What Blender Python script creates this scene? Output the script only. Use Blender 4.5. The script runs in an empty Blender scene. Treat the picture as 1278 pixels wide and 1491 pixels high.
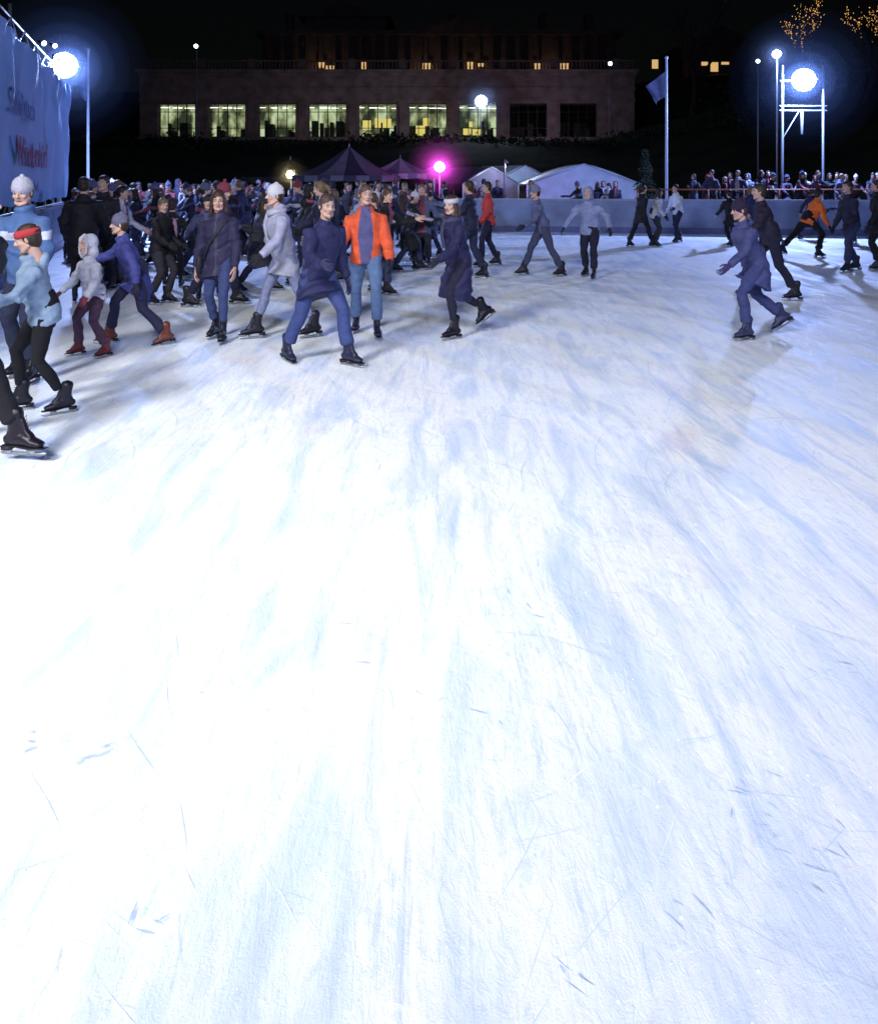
import bpy, math, random
import numpy as np
from mathutils import Vector, Matrix, noise
random.seed(7); np.random.seed(7)
scene=bpy.context.scene
R=math.radians
# ------------------------------------------------------------------ materials
def nt(name):
    m=bpy.data.materials.new(name); m.use_nodes=True
    n=m.node_tree; b=n.nodes['Principled BSDF']; return m,n,b
def N(n,t,**k):
    x=n.nodes.new(t)
    for a,v in k.items(): setattr(x,a,v)
    return x
_mc={}
def fabric(col,rough=.85,name='cloth',scale=14,bump=.35,var=.18):
    key=(name,tuple(col),rough)
    if key in _mc: return _mc[key]
    m,n,b=nt(name)
    tc=N(n,'ShaderNodeTexCoord'); no=N(n,'ShaderNodeTexNoise'); no.inputs['Scale'].default_value=scale; no.inputs['Detail'].default_value=6
    n.links.new(tc.outputs['Object'],no.inputs['Vector'])
    cr=N(n,'ShaderNodeValToRGB'); cr.color_ramp.elements[0].position=.3; cr.color_ramp.elements[1].position=.72
    cr.color_ramp.elements[0].color=[c*(1-var) for c in col]+[1]; cr.color_ramp.elements[1].color=[min(1,c*(1+var)) for c in col]+[1]
    n.links.new(no.outputs['Fac'],cr.inputs['Fac']); n.links.new(cr.outputs['Color'],b.inputs['Base Color'])
    b.inputs['Roughness'].default_value=rough
    b.inputs['Specular IOR Level'].default_value=.3
    n2=N(n,'ShaderNodeTexNoise'); n2.inputs['Scale'].default_value=60; n2.inputs['Detail'].default_value=4
    n.links.new(tc.outputs['Object'],n2.inputs['Vector'])
    bp=N(n,'ShaderNodeBump'); bp.inputs['Strength'].default_value=bump; bp.inputs['Distance'].default_value=.01
    n.links.new(n2.outputs['Fac'],bp.inputs['Height']); n.links.new(bp.outputs['Normal'],b.inputs['Normal'])
    _mc[key]=m; return m
def emis(name,col,s,sample=False):
    m=bpy.data.materials.new(name); m.use_nodes=True; n=m.node_tree; n.nodes.clear()
    e=N(n,'ShaderNodeEmission'); o=N(n,'ShaderNodeOutputMaterial'); e.inputs[0].default_value=(*col,1); e.inputs[1].default_value=s
    n.links.new(e.outputs[0],o.inputs[0])
    if not sample: m.cycles.emission_sampling='NONE'
    return m
def metal(name,col=(.5,.52,.55),r=.35):
    m,n,b=nt(name); b.inputs['Metallic'].default_value=.8; b.inputs['Roughness'].default_value=r
    no=N(n,'ShaderNodeTexNoise'); no.inputs['Scale'].default_value=8
    cr=N(n,'ShaderNodeValToRGB'); cr.color_ramp.elements[0].color=[c*.7 for c in col]+[1]; cr.color_ramp.elements[1].color=[*col,1]
    n.links.new(no.outputs['Fac'],cr.inputs[0]); n.links.new(cr.outputs[0],b.inputs['Base Color']); return m
STEEL=metal('steel'); 
# ------------------------------------------------------------------ mesh helpers
def unit(v): 
    v=np.asarray(v,float); l=np.linalg.norm(v); return v/l if l>1e-9 else v
def tube(pts,rads,side=(1,0,0),n=12,cap=(1,1)):
    """closed tube; rads: scalars or (side radius, other radius)"""
    pts=[np.asarray(p,float) for p in pts]; rads=[(r,r) if np.isscalar(r) else r for r in rads]
    V=[];F=[];rings=[]
    P=[];T=[];RR=[]
    for i,p in enumerate(pts):
        a=pts[max(i-1,0)]; b=pts[min(i+1,len(pts)-1)]; t=unit(b-a)
        P.append(p);T.append(t);RR.append(rads[i])
    L=[(P[i],T[i],RR[i]) for i in range(len(P))]
    if cap[0]: 
        r=min(RR[0]); L.insert(0,(P[0]-T[0]*r*.6*cap[0],T[0],(RR[0][0]-r*.25,RR[0][1]-r*.25)))
    if cap[1]:
        r=min(RR[-1]); L.append((P[-1]+T[-1]*r*.6*cap[1],T[-1],(RR[-1][0]-r*.25,RR[-1][1]-r*.25)))
    for p,t,r in L:
        s=np.asarray(side,float); s=s-t*np.dot(s,t)
        if np.linalg.norm(s)<.05: s=np.cross(t,(0,1,0.3))
        s=unit(s); u=np.cross(t,s)
        for k in range(n):
            a=2*math.pi*k/n; V.append(p+s*r[0]*math.cos(a)+u*r[1]*math.sin(a))
    m=len(L)
    for i in range(m-1):
        for k in range(n):
            F.append((i*n+k,i*n+(k+1)%n,(i+1)*n+(k+1)%n,(i+1)*n+k))
    c0=len(V); V.append(L[0][0]-T[0]*min(rads[0])*.38*cap[0]); V.append(L[-1][0]+T[-1]*min(rads[-1])*.38*cap[1])
    for k in range(n):
        F.append((c0,(k+1)%n,k)); F.append((c0+1,(m-1)*n+k,(m-1)*n+(k+1)%n))
    return np.array(V),F
def ell(c,r,n=14,m=8):
    V=[];F=[]
    for i in range(1,m):
        th=math.pi*i/m
        for k in range(n):
            a=2*math.pi*k/n; V.append((c[0]+r[0]*math.sin(th)*math.cos(a),c[1]+r[1]*math.sin(th)*math.sin(a),c[2]+r[2]*math.cos(th)))
    for i in range(m-2):
        for k in range(n): F.append((i*n+k,(i+1)*n+k,(i+1)*n+(k+1)%n,i*n+(k+1)%n))
    c0=len(V);V.append((c[0],c[1],c[2]+r[2]));V.append((c[0],c[1],c[2]-r[2]))
    for k in range(n):
        F.append((c0,k,(k+1)%n));F.append((c0+1,(m-2)*n+(k+1)%n,(m-2)*n+k))
    return np.array(V),F
def box(a,b):
    x0,y0,z0=a;x1,y1,z1=b
    V=np.array([(x0,y0,z0),(x1,y0,z0),(x1,y1,z0),(x0,y1,z0),(x0,y0,z1),(x1,y0,z1),(x1,y1,z1),(x0,y1,z1)],float)
    return V,[(0,3,2,1),(4,5,6,7),(0,1,5,4),(1,2,6,5),(2,3,7,6),(3,0,4,7)]
def merge(parts):
    V=[];F=[];o=0
    for v,f in parts:
        V.append(v);F+= [tuple(i+o for i in q) for q in f];o+=len(v)
    return np.concatenate(V),F
def mesh_of(v,f,name='m'):
    me=bpy.data.meshes.new(name); me.from_pydata([tuple(x) for x in v],[],f); me.update(); return me
def remesh(parts,vox,sm=3,fold=0,seed=0):
    v,f=merge(parts); me=mesh_of(v,f); ob=bpy.data.objects.new('tmp',me); scene.collection.objects.link(ob)
    m=ob.modifiers.new('r','REMESH'); m.mode='VOXEL'; m.voxel_size=vox; m.adaptivity=0
    if sm: s=ob.modifiers.new('s','SMOOTH'); s.factor=.5; s.iterations=sm
    dg=bpy.context.evaluated_depsgraph_get(); e=ob.evaluated_get(dg).to_mesh()
    n=len(e.vertices); V=np.empty(n*3); e.vertices.foreach_get('co',V); V=V.reshape(-1,3)
    Nn=np.empty(n*3); e.vertex_normals.foreach_get('vector',Nn); Nn=Nn.reshape(-1,3)
    F=[tuple(p.vertices) for p in e.polygons]
    ob.evaluated_get(dg).to_mesh_clear(); bpy.data.objects.remove(ob); bpy.data.meshes.remove(me)
    if fold:
        rs=np.random.RandomState(seed); d=np.zeros(n)
        w=V+.03*np.sin(V[:,[2,0,1]]*23+rs.rand(3)*6)
        for k in range(9):
            q=rs.randn(3)*np.array([14,14,30]); d+=np.sin(w@q+rs.rand()*6.28)/3
        d=np.sign(d)*np.abs(d)**1.3
        V=V+Nn*(d*fold)[:,None]
    return V,F
class B:
    def __init__(s): s.V=[];s.F=[];s.M=[];s.o=0
    def add(s,vf,mat=0,T=None):
        v,f=vf; v=np.asarray(v,float)
        flip=False
        if T is not None:
            T=np.array(T); v=v@T[:3,:3].T+T[:3,3]; flip=np.linalg.det(T[:3,:3])<0
        s.V.append(v); o=s.o
        for i,q in enumerate(f):
            q=tuple(j+o for j in q); s.F.append(q[::-1] if flip else q)
            s.M.append(mat if np.isscalar(mat) else mat[i])
        s.o+=len(v)
    def mesh(s,name,smooth=True):
        me=bpy.data.meshes.new(name); me.from_pydata(np.concatenate(s.V).tolist(),[],s.F)
        me.polygons.foreach_set('material_index',np.array(s.M,dtype=np.int32))
        me.polygons.foreach_set('use_smooth',np.full(len(s.F),smooth)); me.update(); return me
def obj(name,me,mats=(),parent=None,loc=(0,0,0),rz=0):
    o=bpy.data.objects.new(name,me); scene.collection.objects.link(o); o.location=loc; o.rotation_euler=(0,0,rz)
    if me is not None:
        for m in mats: me.materials.append(m)
    if parent: o.parent=parent
    return o
def simple(name,parts,mat,parent=None,smooth=False,loc=(0,0,0)):
    b=B()
    for p in parts: b.add(p,0)
    return obj(name,b.mesh(name,smooth),[mat],parent,loc)
def empty(name,loc=(0,0,0)):
    return obj(name,None,loc=loc)
# ------------------------------------------------------------------ figure templates
SL=dict(jacket=0,trousers=1,skin=2,hair=3,hat=4,boot=5,steel=6,white=7,dark=8,lips=9,hand=10,accent=11,bag=12)
def make_head(vox):
    out=[]
    p=[ell((0,-.012,.03),(.075,.093,.09)),ell((0,.018,-.03),(.062,.068,.08)),
       tube([(-.052,-.005,-.05),(-.035,.05,-.085),(0,.066,-.095),(.035,.05,-.085),(.052,-.005,-.05)],[.018,.02,.022,.02,.018],(0,0,1)),
       tube([(0,.078,.018),(0,.094,-.005),(0,.102,-.022)],[.009,.011,.014]),ell((-.012,.09,-.024),(.009,.01,.008)),ell((.012,.09,-.024),(.009,.01,.008)),
       tube([(-.045,.068,.03),(0,.082,.028),(.045,.068,.03)],[.009,.01,.009],(0,0,1)),
       ell((.04,.058,-.022),(.022,.02,.02)),ell((-.04,.058,-.022),(.022,.02,.02)),
       ell((.077,-.008,-.002),(.009,.018,.031)),ell((-.077,-.008,-.002),(.009,.018,.031)),
       tube([(0,-.015,-.04),(0,-.024,-.12),(0,-.035,-.2)],[.05,.052,.062],n=14)]
    out.append((remesh(p,vox,2),SL['skin']))
    out.append((tube([(-.02,.082,-.058),(0,.088,-.057),(.02,.082,-.058)],[.004,.0065,.004],(0,0,1),8),SL['lips']))
    for s in(-1,1):
        out.append((ell((s*.03,.069,.008),(.013,.012,.007),10,6),SL['white']))
        out.append((ell((s*.03,.0775,.008),(.0065,.006,.0065),8,6),SL['dark']))
        out.append((tube([(s*.014,.083,.031),(s*.032,.081,.036),(s*.05,.068,.03)],[.003,.004,.002],(0,0,1),6),SL['hair']))
    return out
HEADS={'hi':make_head(.006),'lo':make_head(.011)}
def make_hair(kind,vox):
    p=[ell((0,-.02,.05),(.084,.098,.084)),ell((0,-.045,-.005),(.08,.066,.09)),ell((.055,-.02,.02),(.032,.05,.05)),ell((-.055,-.02,.02),(.032,.05,.05))]
    if kind=='long':
        for s in(-1,1):
            p.append(tube([(s*.066,.0,.03),(s*.084,-.005,-.07),(s*.088,.015,-.17),(s*.08,.035,-.26)],[(.026,.04),(.026,.045),(.024,.04),(.012,.02)],(1,0,0)))
        p.append(tube([(0,-.06,.0),(0,-.08,-.12),(0,-.085,-.25)],[(.085,.045),(.095,.04),(.06,.02)],(1,0,0)))
    if kind=='tail':
        p.append(tube([(0,-.1,.04),(0,-.15,0),(0,-.15,-.1),(0,-.13,-.18)],[.03,.032,.028,.012]))
    return remesh(p,vox,2,.003,3)
HAIR={(k,q):make_hair(k,v) for k in('short','long','tail') for q,v in(('hi',.008),('lo',.012))}
BEANIE=tube([(0,-.012,.028),(0,-.012,.05),(0,-.012,.066),(0,-.013,.068),(0,-.016,.10),(0,-.02,.132),(0,-.022,.148)],[(.088,.103),(.091,.106),(.088,.103),(.085,.099),(.08,.093),(.056,.066),(.022,.027)],(1,0,0),18)
POM=ell((0,-.022,.168),(.026,.026,.025),10,6)
def make_hood(vox):
    p=[ell((0,-.035,.035),(.1,.1,.112)),ell((0,-.055,-.07),(.098,.08,.1))]
    for s in(-1,1): p.append(tube([(0,.03,.135),(s*.07,.045,.09),(s*.088,.05,.0),(s*.07,.055,-.09),(0,.065,-.14)],[.018,.02,.02,.02,.02],(0,0,1),8))
    return remesh(p,vox,2,.003,5)
HOOD={'hi':make_hood(.009),'lo':make_hood(.014)}
def make_hand(rm):
    p=[tube([(0,0,.02),(0,.002,-.03),(0,0,-.08)],[(.02,.028),(.016,.038),(.013,.04)],(1,0,0),10)]
    for y,l in((.031,.07),(.0105,.08),(-.0105,.074),(-.031,.056)):
        r=.0088; p.append(tube([(0,y*.8,-.06),(-.002,y,-.088),(-.009,y*1.08,-.088-l*.45),(-.024,y*1.08,-.088-l*.78),(-.04,y*1.05,-.088-l*.95)],[r,r,r*.95,r*.85,r*.75],(0,1,0),7))
    p.append(tube([(0,.022,-.012),(-.01,.045,-.04),(-.02,.056,-.068),(-.028,.056,-.092)],[.014,.012,.01,.008],(1,0,0),7))
    return remesh(p,.0042,1) if rm else merge(p)
HAND={'hi':make_hand(True),'lo':make_hand(False)}
def make_skate(vox,kind='figure'):
    o=[]
    p=[tube([(0,-.022,.11),(0,-.015,.05),(0,-.012,0),(0,-.03,-.05)],[(.047,.058),(.041,.05),(.038,.052),(.036,.055)],(1,0,0)),
       tube([(0,-.07,-.055),(0,-.02,-.05),(0,.05,-.05),(0,.11,-.068),(0,.155,-.076)],[(.03,.032),(.035,.045),(.039,.042),(.044,.03),(.036,.022)],(1,0,0)),
       tube([(0,.03,.07),(0,.055,.0),(0,.09,-.03)],[(.02,.018),(.024,.02),(.028,.02)],(1,0,0))]
    o.append((remesh(p,vox,1),SL['boot']))
    o.append((tube([(0,-.1,-.096),(0,0,-.094),(0,.09,-.1),(0,.19,-.1)],[(.03,.007),(.03,.006),(.042,.007),(.028,.006)],(1,0,0)),SL['dark']))
    o.append((box((-.026,-.1,-.118),(.026,-.04,-.098)),SL['dark']))
    o.append((box((-.012,-.085,-.138),(.012,-.045,-.117)),SL['steel'])); o.append((box((-.012,.07,-.138),(.012,.12,-.102)),SL['steel']))
    bl=[(-.12,-.135),(-.11,-.15),(.16,-.15),(.195,-.138),(.2,-.125),(.16,-.128),(-.1,-.128)]
    V=[(x,y,z) for x in(-.0025,.0025) for y,z in bl]; n=len(bl)
    F=[tuple(range(n)),tuple(range(2*n-1,n-1,-1))]+[(i,i+n,(i+1)%n+n,(i+1)%n) for i in range(n)]
    o.append(((np.array(V),F),SL['steel']))
    for i in range(7):
        t=i/6; y=.047+.06*t*t; z=.09-.125*t
        o.append((tube([(-.02,y-.002,z+.005),(0,y+.013,z),(.02,y-.002,z-.005)],[.0018,.0022,.0018],(0,0,1),5),SL['bag']))
    return o
SKATE={'hi':make_skate(.007),'lo':make_skate(.012)}
def basis(x,y,z,o,s=1):
    T=np.eye(4); T[:3,0]=np.array(x)*s;T[:3,1]=np.array(y)*s;T[:3,2]=np.array(z)*s;T[:3,3]=o; return T
def rotm(ax,a): return np.array(Matrix.Rotation(a,3,ax))
def person_mesh(q='hi',vox=.013,seed=0,lean=5,twist=0,hip=.945,shift=(0,0),fL=(-.11,.0,0),fR=(.11,.0,0),yL=-8,yR=8,pL=0,pR=0,
                aL=(5,12,20),aR=(5,12,20),head=(0,0),coat='hip',hair='short',hat=None,slim=False,fat=1.0,hs=.96,
                panel=None,scarf=False,bag=None,collar=True,hoodback=False):
    b=B(); s_=SL
    pel=np.array([shift[0],shift[1],hip]); th,sh=.425,.415
    legs=[]
    for sg,f,yw,pt in((-1,fL,yL,pL),(1,fR,yR,pR)):
        hj=pel+np.array([sg*.088,0,0]); an=np.array([f[0],f[1],.15+f[2]])
        d=an-hj; L=np.linalg.norm(d); mx=(th+sh)*.998
        if L>mx: an=hj+d/L*mx; d=an-hj; L=mx
        u=d/L; a=(th*th-sh*sh+L*L)/(2*L); h=math.sqrt(max(th*th-a*a,0))
        fw=np.array([math.sin(R(yw)),math.cos(R(yw)),0]); k=unit(fw-u*np.dot(fw,u)); kn=hj+u*a+k*h
        legs.append((hj,kn,an,yw,pt))
    P=[tube([pel+(0,0,.14),pel+(0,-.005,.02),pel+(0,-.01,-.07)],[(.145*fat,.11*fat),(.168*fat,.125*fat),(.14,.11)],(1,0,0),16)]
    for hj,kn,an,yw,pt in legs:
        up=unit(kn-an); e=an+up*(.075 if not slim else .10)
        if slim: rr=[.092,.082,.056,.057,.044]
        else: rr=[.094,.088,.066,.066,.066]
        P.append(tube([hj+(0,0,.0),hj*.5+kn*.5,kn,kn*.6+an*.4+np.array([0,-.012,0]),e],[r*(.6+.4*fat) for r in rr],(1,0,0),12,(1,.3)))
    b.add(remesh(P,vox,2,.0055 if not slim else .003,seed+5),s_['trousers'])
    for hj,kn,an,yw,pt in legs:
        Rm=rotm('Z',R(-yw))@rotm('X',R(pt)); T=np.eye(4); T[:3,:3]=Rm; T[:3,3]=an
        for vf,m in SKATE[q]: b.add(vf,m,T)
    ln=R(lean); up=np.array([0,math.sin(ln),math.cos(ln)]); fwd=np.array([0,math.cos(ln),-math.sin(ln)])
    rx=rotm('Z',R(twist))@np.array([1,0,0])
    def sp(t,o=0): return pel+up*t+fwd*(o)
    rings=[(-.10,.178,.135,0),(0,.176,.132,0),(.10,.165,.125,.0),(.2,.162,.122,.005),(.32,.18,.13,.01),(.41,.185,.122,.0),(.465,.14,.09,-.01),(.50,.085,.075,-.015),(.525,.07,.066,-.015)]
    pts=[sp(t,o) for t,a,c,o in rings]; rad=[(a*fat,c*fat) if t<.45 else (a,c) for t,a,c,o in rings]
    kmid=(legs[0][1]+legs[1][1])/2-pel; spread=abs(legs[0][1][0]-legs[1][1][0])/2; spy=abs(legs[0][1][1]-legs[1][1][1])/2
    if coat!='hip':
        Ls={'mid':[.24],'long':[.26,.46]}[coat]
        for L in Ls:
            pts.insert(0,pel+np.array([kmid[0]*L/.42,kmid[1]*L/.5,-L])); rad.insert(0,(max(.18,spread+.09)*fat,max(.14,spy*.8+.09)*fat))
    J=[tube(pts,rad,rx,20,(0,0))]
    hands=[]
    for sg,(f,o,el) in((-1,aL),(1,aR)):
        S=sp(.415,-.01)+rx*sg*.165*(.75+.25*fat)
        def dr(f,o): 
            v=np.array([sg*math.sin(R(o)),math.sin(R(f))*math.cos(R(o)),-math.cos(R(f))*math.cos(R(o))]); return rotm('Z',R(twist))@v
        E=S+dr(f,o)*.285; D2=dr(f+el,o*.55-(el*.12)); W=E+D2*.235
        J.append(tube([S-rx*sg*.04+up*.0,S*.98+E*.02,S*.5+E*.5,E,E*.5+W*.5,W],[.06,.073*fat,.066*fat,.06*fat,.056,.05],fwd,12,(1,.2)))
        hands.append((W,D2,sg))
    if collar: J.append(tube([sp(.49,-.015),sp(.555,-.012)],[(.085,.082),(.078,.078)],rx,14,(1,0)))
    if hoodback: J.append(ell(sp(.47,-.11),(.11,.06,.085)))
    jv,jf=remesh(J,vox,2,.0095,seed)
    mt=s_['jacket']
    if panel:
        c=np.array([jv[list(q_)].mean(0) for q_ in jf]); rel=c-pel; tt=rel@up; xx=rel@rx; yy=rel@fwd
        sel=np.zeros(len(c),bool)
        if panel=='open': sel=(np.abs(xx)<.065+.02*np.sin(tt*7))&(yy>.03)&(tt>-.3)
        if panel=='stripe': sel=(tt>.29)&(tt<.36)
        if panel=='zip': sel=(np.abs(xx)<.012)&(yy>.0)
        mt=np.where(sel,s_['accent'],s_['jacket']).tolist()
    b.add((jv,jf),mt)
    for W,D,sg in hands:
        z=-D; y=unit(fwd-z*np.dot(fwd,z)) if abs(np.dot(fwd,z))<.95 else unit(np.array([0,0,1.])-z*z[2]); x=np.cross(y,z)
        T=basis(x*sg,y,z,W+D*.01,1.0); b.add(HAND[q],s_['hand'],T)
    hc=sp(.535,-.005)+np.array([0,0,.15*hs])+np.array([0,.01,0])
    Rm=rotm('Z',R(head[0]))@rotm('X',R(-head[1])); T=np.eye(4);T[:3,:3]=Rm*hs;T[:3,3]=hc
    for vf,m in HEADS[q]: b.add(vf,m,T)
    if hair and hat!='hood': b.add(HAIR[(hair,q)],s_['hair'],T)
    if hat=='hood': b.add(HOOD[q],s_['jacket'],T)
    if hat in('beanie','pom'): b.add(BEANIE,s_['hat'],T)
    if hat=='pom': b.add(POM,s_['hat'],T)
    if hat=='band':
        b.add(tube([(0,-.012,.03),(0,-.012,.075)],[(.09,.105),(.089,.104)],(1,0,0),18,(.2,.2)),s_['hat'],T)
    if scarf:
        ring=[sp(.505,-.01)+rx*.088*math.cos(a)+fwd*.088*math.sin(a)+up*.01*math.sin(3*a) for a in np.linspace(0,2*math.pi,15)[:-1]]
        ring.append(ring[0]); b.add(tube(ring,[.034]*15,up,8),s_['accent'])
        b.add(tube([sp(.5,.09)+rx*.03,sp(.38,.15)+rx*.04,sp(.2,.15)+rx*.05],[(.035,.015),(.04,.012),(.042,.01)],rx,8),s_['accent'])
    if bag=='strap':
        b.add(tube([sp(.46,.06)-rx*.12,sp(.36,.145)-rx*.05,sp(.2,.14)+rx*.07,sp(.02,.12)+rx*.15,sp(-.03,0)+rx*.2],[(.016,.005)]*5,rx,6),s_['bag'])
        b.add(tube([sp(.02,0)+rx*.215,sp(-.14,0)+rx*.225],[(.045,.11),(.05,.12)],rx,10),s_['bag'])
    if bag=='pack':
        b.add(remesh([tube([sp(.08,-.17),sp(.25,-.185),sp(.4,-.16)],[(.12,.07),(.125,.075),(.1,.055)],rx,12),tube([sp(.1,-.23),sp(.2,-.235)],[(.08,.03),(.08,.03)],rx,10)],.014,2),s_['bag'])
        for g in(-1,1): b.add(tube([sp(.42,-.12)+rx*g*.1,sp(.47,.0)+rx*g*.1,sp(.38,.13)+rx*g*.1,sp(.2,.12)+rx*g*.13,sp(.12,-.08)+rx*g*.16],[(.02,.008)]*5,rx,6),s_['bag'])
    return b.mesh('person')
SKIN=[(.42,.26,.21),(.46,.29,.23),(.3,.18,.13)]
def person_mats(jacket,trousers,boot=(.012,.012,.02),hair=(.03,.018,.012),hat=(.5,.5,.58),hand=None,accent=(.4,.4,.5),bag=(.02,.02,.03),skin=0):
    sk=fabric(SKIN[skin],.5,'skin',6,.08,.1)
    return [fabric(jacket,.75,'jacket_cloth'),fabric(trousers,.9,'trouser_cloth',22),sk,fabric(hair,.55,'hair',40,.6),fabric(hat,.95,'wool',60,.8,.1),
            fabric(boot,.4,'boot_leather',9,.1,.25),STEEL,fabric((.45,.44,.43),.5,'eye_white',9,.05,.05),fabric((.012,.012,.014),.5,'dark_rubber',9,.05,.1),fabric((.30,.13,.11),.5,'lips',9,.05,.1),
            sk if hand is None else fabric(hand,.85,'glove_wool',30),fabric(accent,.85,'accent_cloth'),fabric(bag,.6,'bag_cloth')]
def place(name,me,mats,x,y,yaw,H,z=0):
    o=bpy.data.objects.new(name,me); scene.collection.objects.link(o)
    if len(me.materials)==0:
        for _ in range(13): me.materials.append(None)
    for i,m in enumerate(mats): o.material_slots[i].link='OBJECT'; o.material_slots[i].material=m
    o.location=(x,y,z); o.rotation_euler=(0,0,R(yaw)); s=H/1.75; o.scale=(s,s,s); return o
IND=(.02,.021,.065); NAVY=(.011,.012,.034); BLK=(.007,.007,.010); JEAN=(.05,.07,.15); DJEAN=(.015,.02,.05)
# ------------------------------------------------------------------ skaters (metres, camera at origin; yaw 180 faces the camera)
def sk(x,y,yaw,H,mk,**pose): return place('ice_skater',person_mesh(**pose),person_mats(**mk),x,y,yaw,H)
G=(.012,.012,.02)
sk(-2.92,4.9,-95,1.70,dict(jacket=BLK,trousers=(.008,.008,.012),boot=(.008,.006,.012),accent=(.1,.02,.03),hand=G),vox=.012,seed=1,lean=12,hip=.93,fR=(.1,.42,0),fL=(-.12,-.3,.02),pL=-18,aL=(-30,15,30),aR=(-5,8,35),slim=False,yR=5)
sk(-3.52,6.75,172,1.72,dict(jacket=(.05,.10,.24),trousers=DJEAN,hat=(.33,.32,.4),accent=(.4,.43,.55),hand=G),seed=2,lean=6,aL=(20,22,30),aR=(45,10,55),panel='stripe',hat='beanie',fL=(-.13,.1,0),fR=(.13,-.1,0),head=(10,10))
sk(-2.9,5.8,120,1.38,dict(jacket=(.20,.28,.40),trousers=BLK,hat=(.35,.03,.04),accent=(.35,.4,.5),hand=G),vox=.011,seed=3,lean=14,hip=.92,aL=(35,25,55),aR=(20,20,50),hat='band',hs=1.12,fL=(-.16,-.16,0),fR=(.15,.18,0),head=(-15,15),hoodback=True,panel='zip',slim=True,hair='short',fat=1.08)
sk(-4.55,7.6,165,1.6,dict(jacket=(.06,.02,.05),trousers=BLK,hat=(.1,.1,.2),hand=G),seed=4,aL=(30,15,60),head=(20,5))
sk(-4.95,11.0,15,1.75,dict(jacket=(.005,.005,.008),trousers=BLK,hair=(.02,.012,.01),hand=G),seed=5,vox=.016,q='lo',coat='mid',fat=1.14,aL=(10,20,40),aR=(15,22,40))
sk(-5.15,12.2,170,1.78,dict(jacket=(.012,.01,.016),trousers=BLK,hair=(.015,.01,.01),hand=G),seed=6,vox=.016,q='lo',coat='mid',fat=1.1)
sk(-3.33,7.65,140,1.15,dict(jacket=(.42,.43,.5),trousers=(.06,.03,.055),boot=(.10,.02,.025),hat=(.45,.36,.4),hand=(.2,.04,.06)),vox=.015,seed=7,lean=12,hip=.93,hs=1.2,hat='hood',hair='short',fL=(-.22,-.05,0),fR=(.2,.15,0),aL=(25,35,15),aR=(20,30,25),fat=1.14)
sk(-3.12,8.2,112,1.42,dict(jacket=(.035,.04,.17),trousers=(.02,.02,.05),boot=(.12,.03,.02),hat=(.10,.10,.16),hand=G),vox=.014,seed=8,lean=24,hip=.88,fL=(-.2,-.32,0),fR=(.18,.34,0),aL=(-25,30,20),aR=(50,30,30),hat='beanie',hs=1.04,coat='mid',pL=-10)
sk(-4.22,12.5,10,1.38,dict(jacket=BLK,trousers=(.015,.015,.02),hat=(.02,.02,.03),bag=(.35,.2,.28),hand=G),q='lo',vox=.018,seed=9,bag='pack',hat='beanie',hs=1.06,fL=(-.15,0,0),fR=(.15,.1,0),aL=(10,30,20),aR=(10,30,20))
sk(-2.33,8.39,176,1.60,dict(jacket=(.017,.015,.045),trousers=(.03,.042,.12),boot=(.01,.01,.02),hair=(.035,.016,.012),bag=(.012,.01,.02),accent=(.04,.04,.07),hand=None),vox=.012,seed=10,lean=3,coat='mid',hair='long',slim=True,bag='strap',aL=(8,10,15),aR=(-5,14,15),fL=(-.09,.14,0),fR=(.10,-.14,0),head=(14,12),panel='zip')
sk(-1.66,8.5,120,1.66,dict(jacket=(.28,.29,.40),trousers=(.15,.17,.30),hat=(.45,.45,.5),accent=(.32,.32,.4),hand=G),vox=.014,seed=11,lean=12,coat='mid',hat='beanie',scarf=True,fL=(-.14,-.3,0),fR=(.12,.3,0),aL=(25,25,30),aR=(-20,20,25),slim=True)
sk(-1.12,7.3,225,1.62,dict(jacket=(.017,.019,.07),trousers=(.035,.052,.16),boot=(.015,.018,.045),hair=(.05,.03,.03),hand=(.03,.03,.08)),vox=.012,seed=12,lean=16,hip=.92,coat='mid',hair='short',fL=(-.17,.28,0),fR=(.16,-.3,0),aL=(-18,22,30),aR=(38,25,40),head=(-12,8),pR=-8,fat=1.08)
sk(-.80,8.65,184,1.66,dict(jacket=(.55,.08,.03),trousers=(.08,.13,.25),boot=(.015,.015,.04),hair=(.07,.04,.03),accent=(.07,.07,.17),hand=G),vox=.012,seed=13,lean=6,panel='open',aL=(6,16,25),aR=(20,18,45),fL=(-.13,.2,0),fR=(.12,-.22,.0),head=(20,4),fat=1.05,hoodback=True)
sk(.22,8.5,118,1.56,dict(jacket=(.014,.013,.055),trousers=(.013,.013,.03),boot=(.008,.008,.015),hair=(.04,.02,.02),hat=(.42,.40,.45),hand=G,accent=(.04,.04,.09)),vox=.012,seed=14,lean=12,hip=.94,coat='long',hair='long',hat='band',scarf=True,slim=True,fL=(-.05,.1,0),fR=(.14,-.42,.16),pR=-35,aL=(30,16,30),aR=(-20,20,20),head=(25,8))
sk(.99,15.6,100,1.68,dict(jacket=(.38,.035,.03),trousers=NAVY,hand=G),q='lo',vox=.018,seed=15,fL=(-.14,.2,0),fR=(.14,-.2,0),aL=(15,20,30),aR=(0,18,20))
sk(.55,13.6,70,1.7,dict(jacket=NAVY,trousers=DJEAN,hand=G),q='lo',vox=.018,seed=16,fL=(-.12,.2,0),fR=(.14,-.2,0),aL=(25,20,30))
sk(1.84,14.0,100,1.64,dict(jacket=(.08,.09,.18),trousers=(.04,.045,.09),hat=(.15,.15,.25),hand=G),q='lo',vox=.018,seed=17,lean=16,hip=.92,hat='beanie',fL=(-.14,-.32,0),fR=(.12,.34,0),aL=(30,20,30),aR=(-30,20,30))
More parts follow.
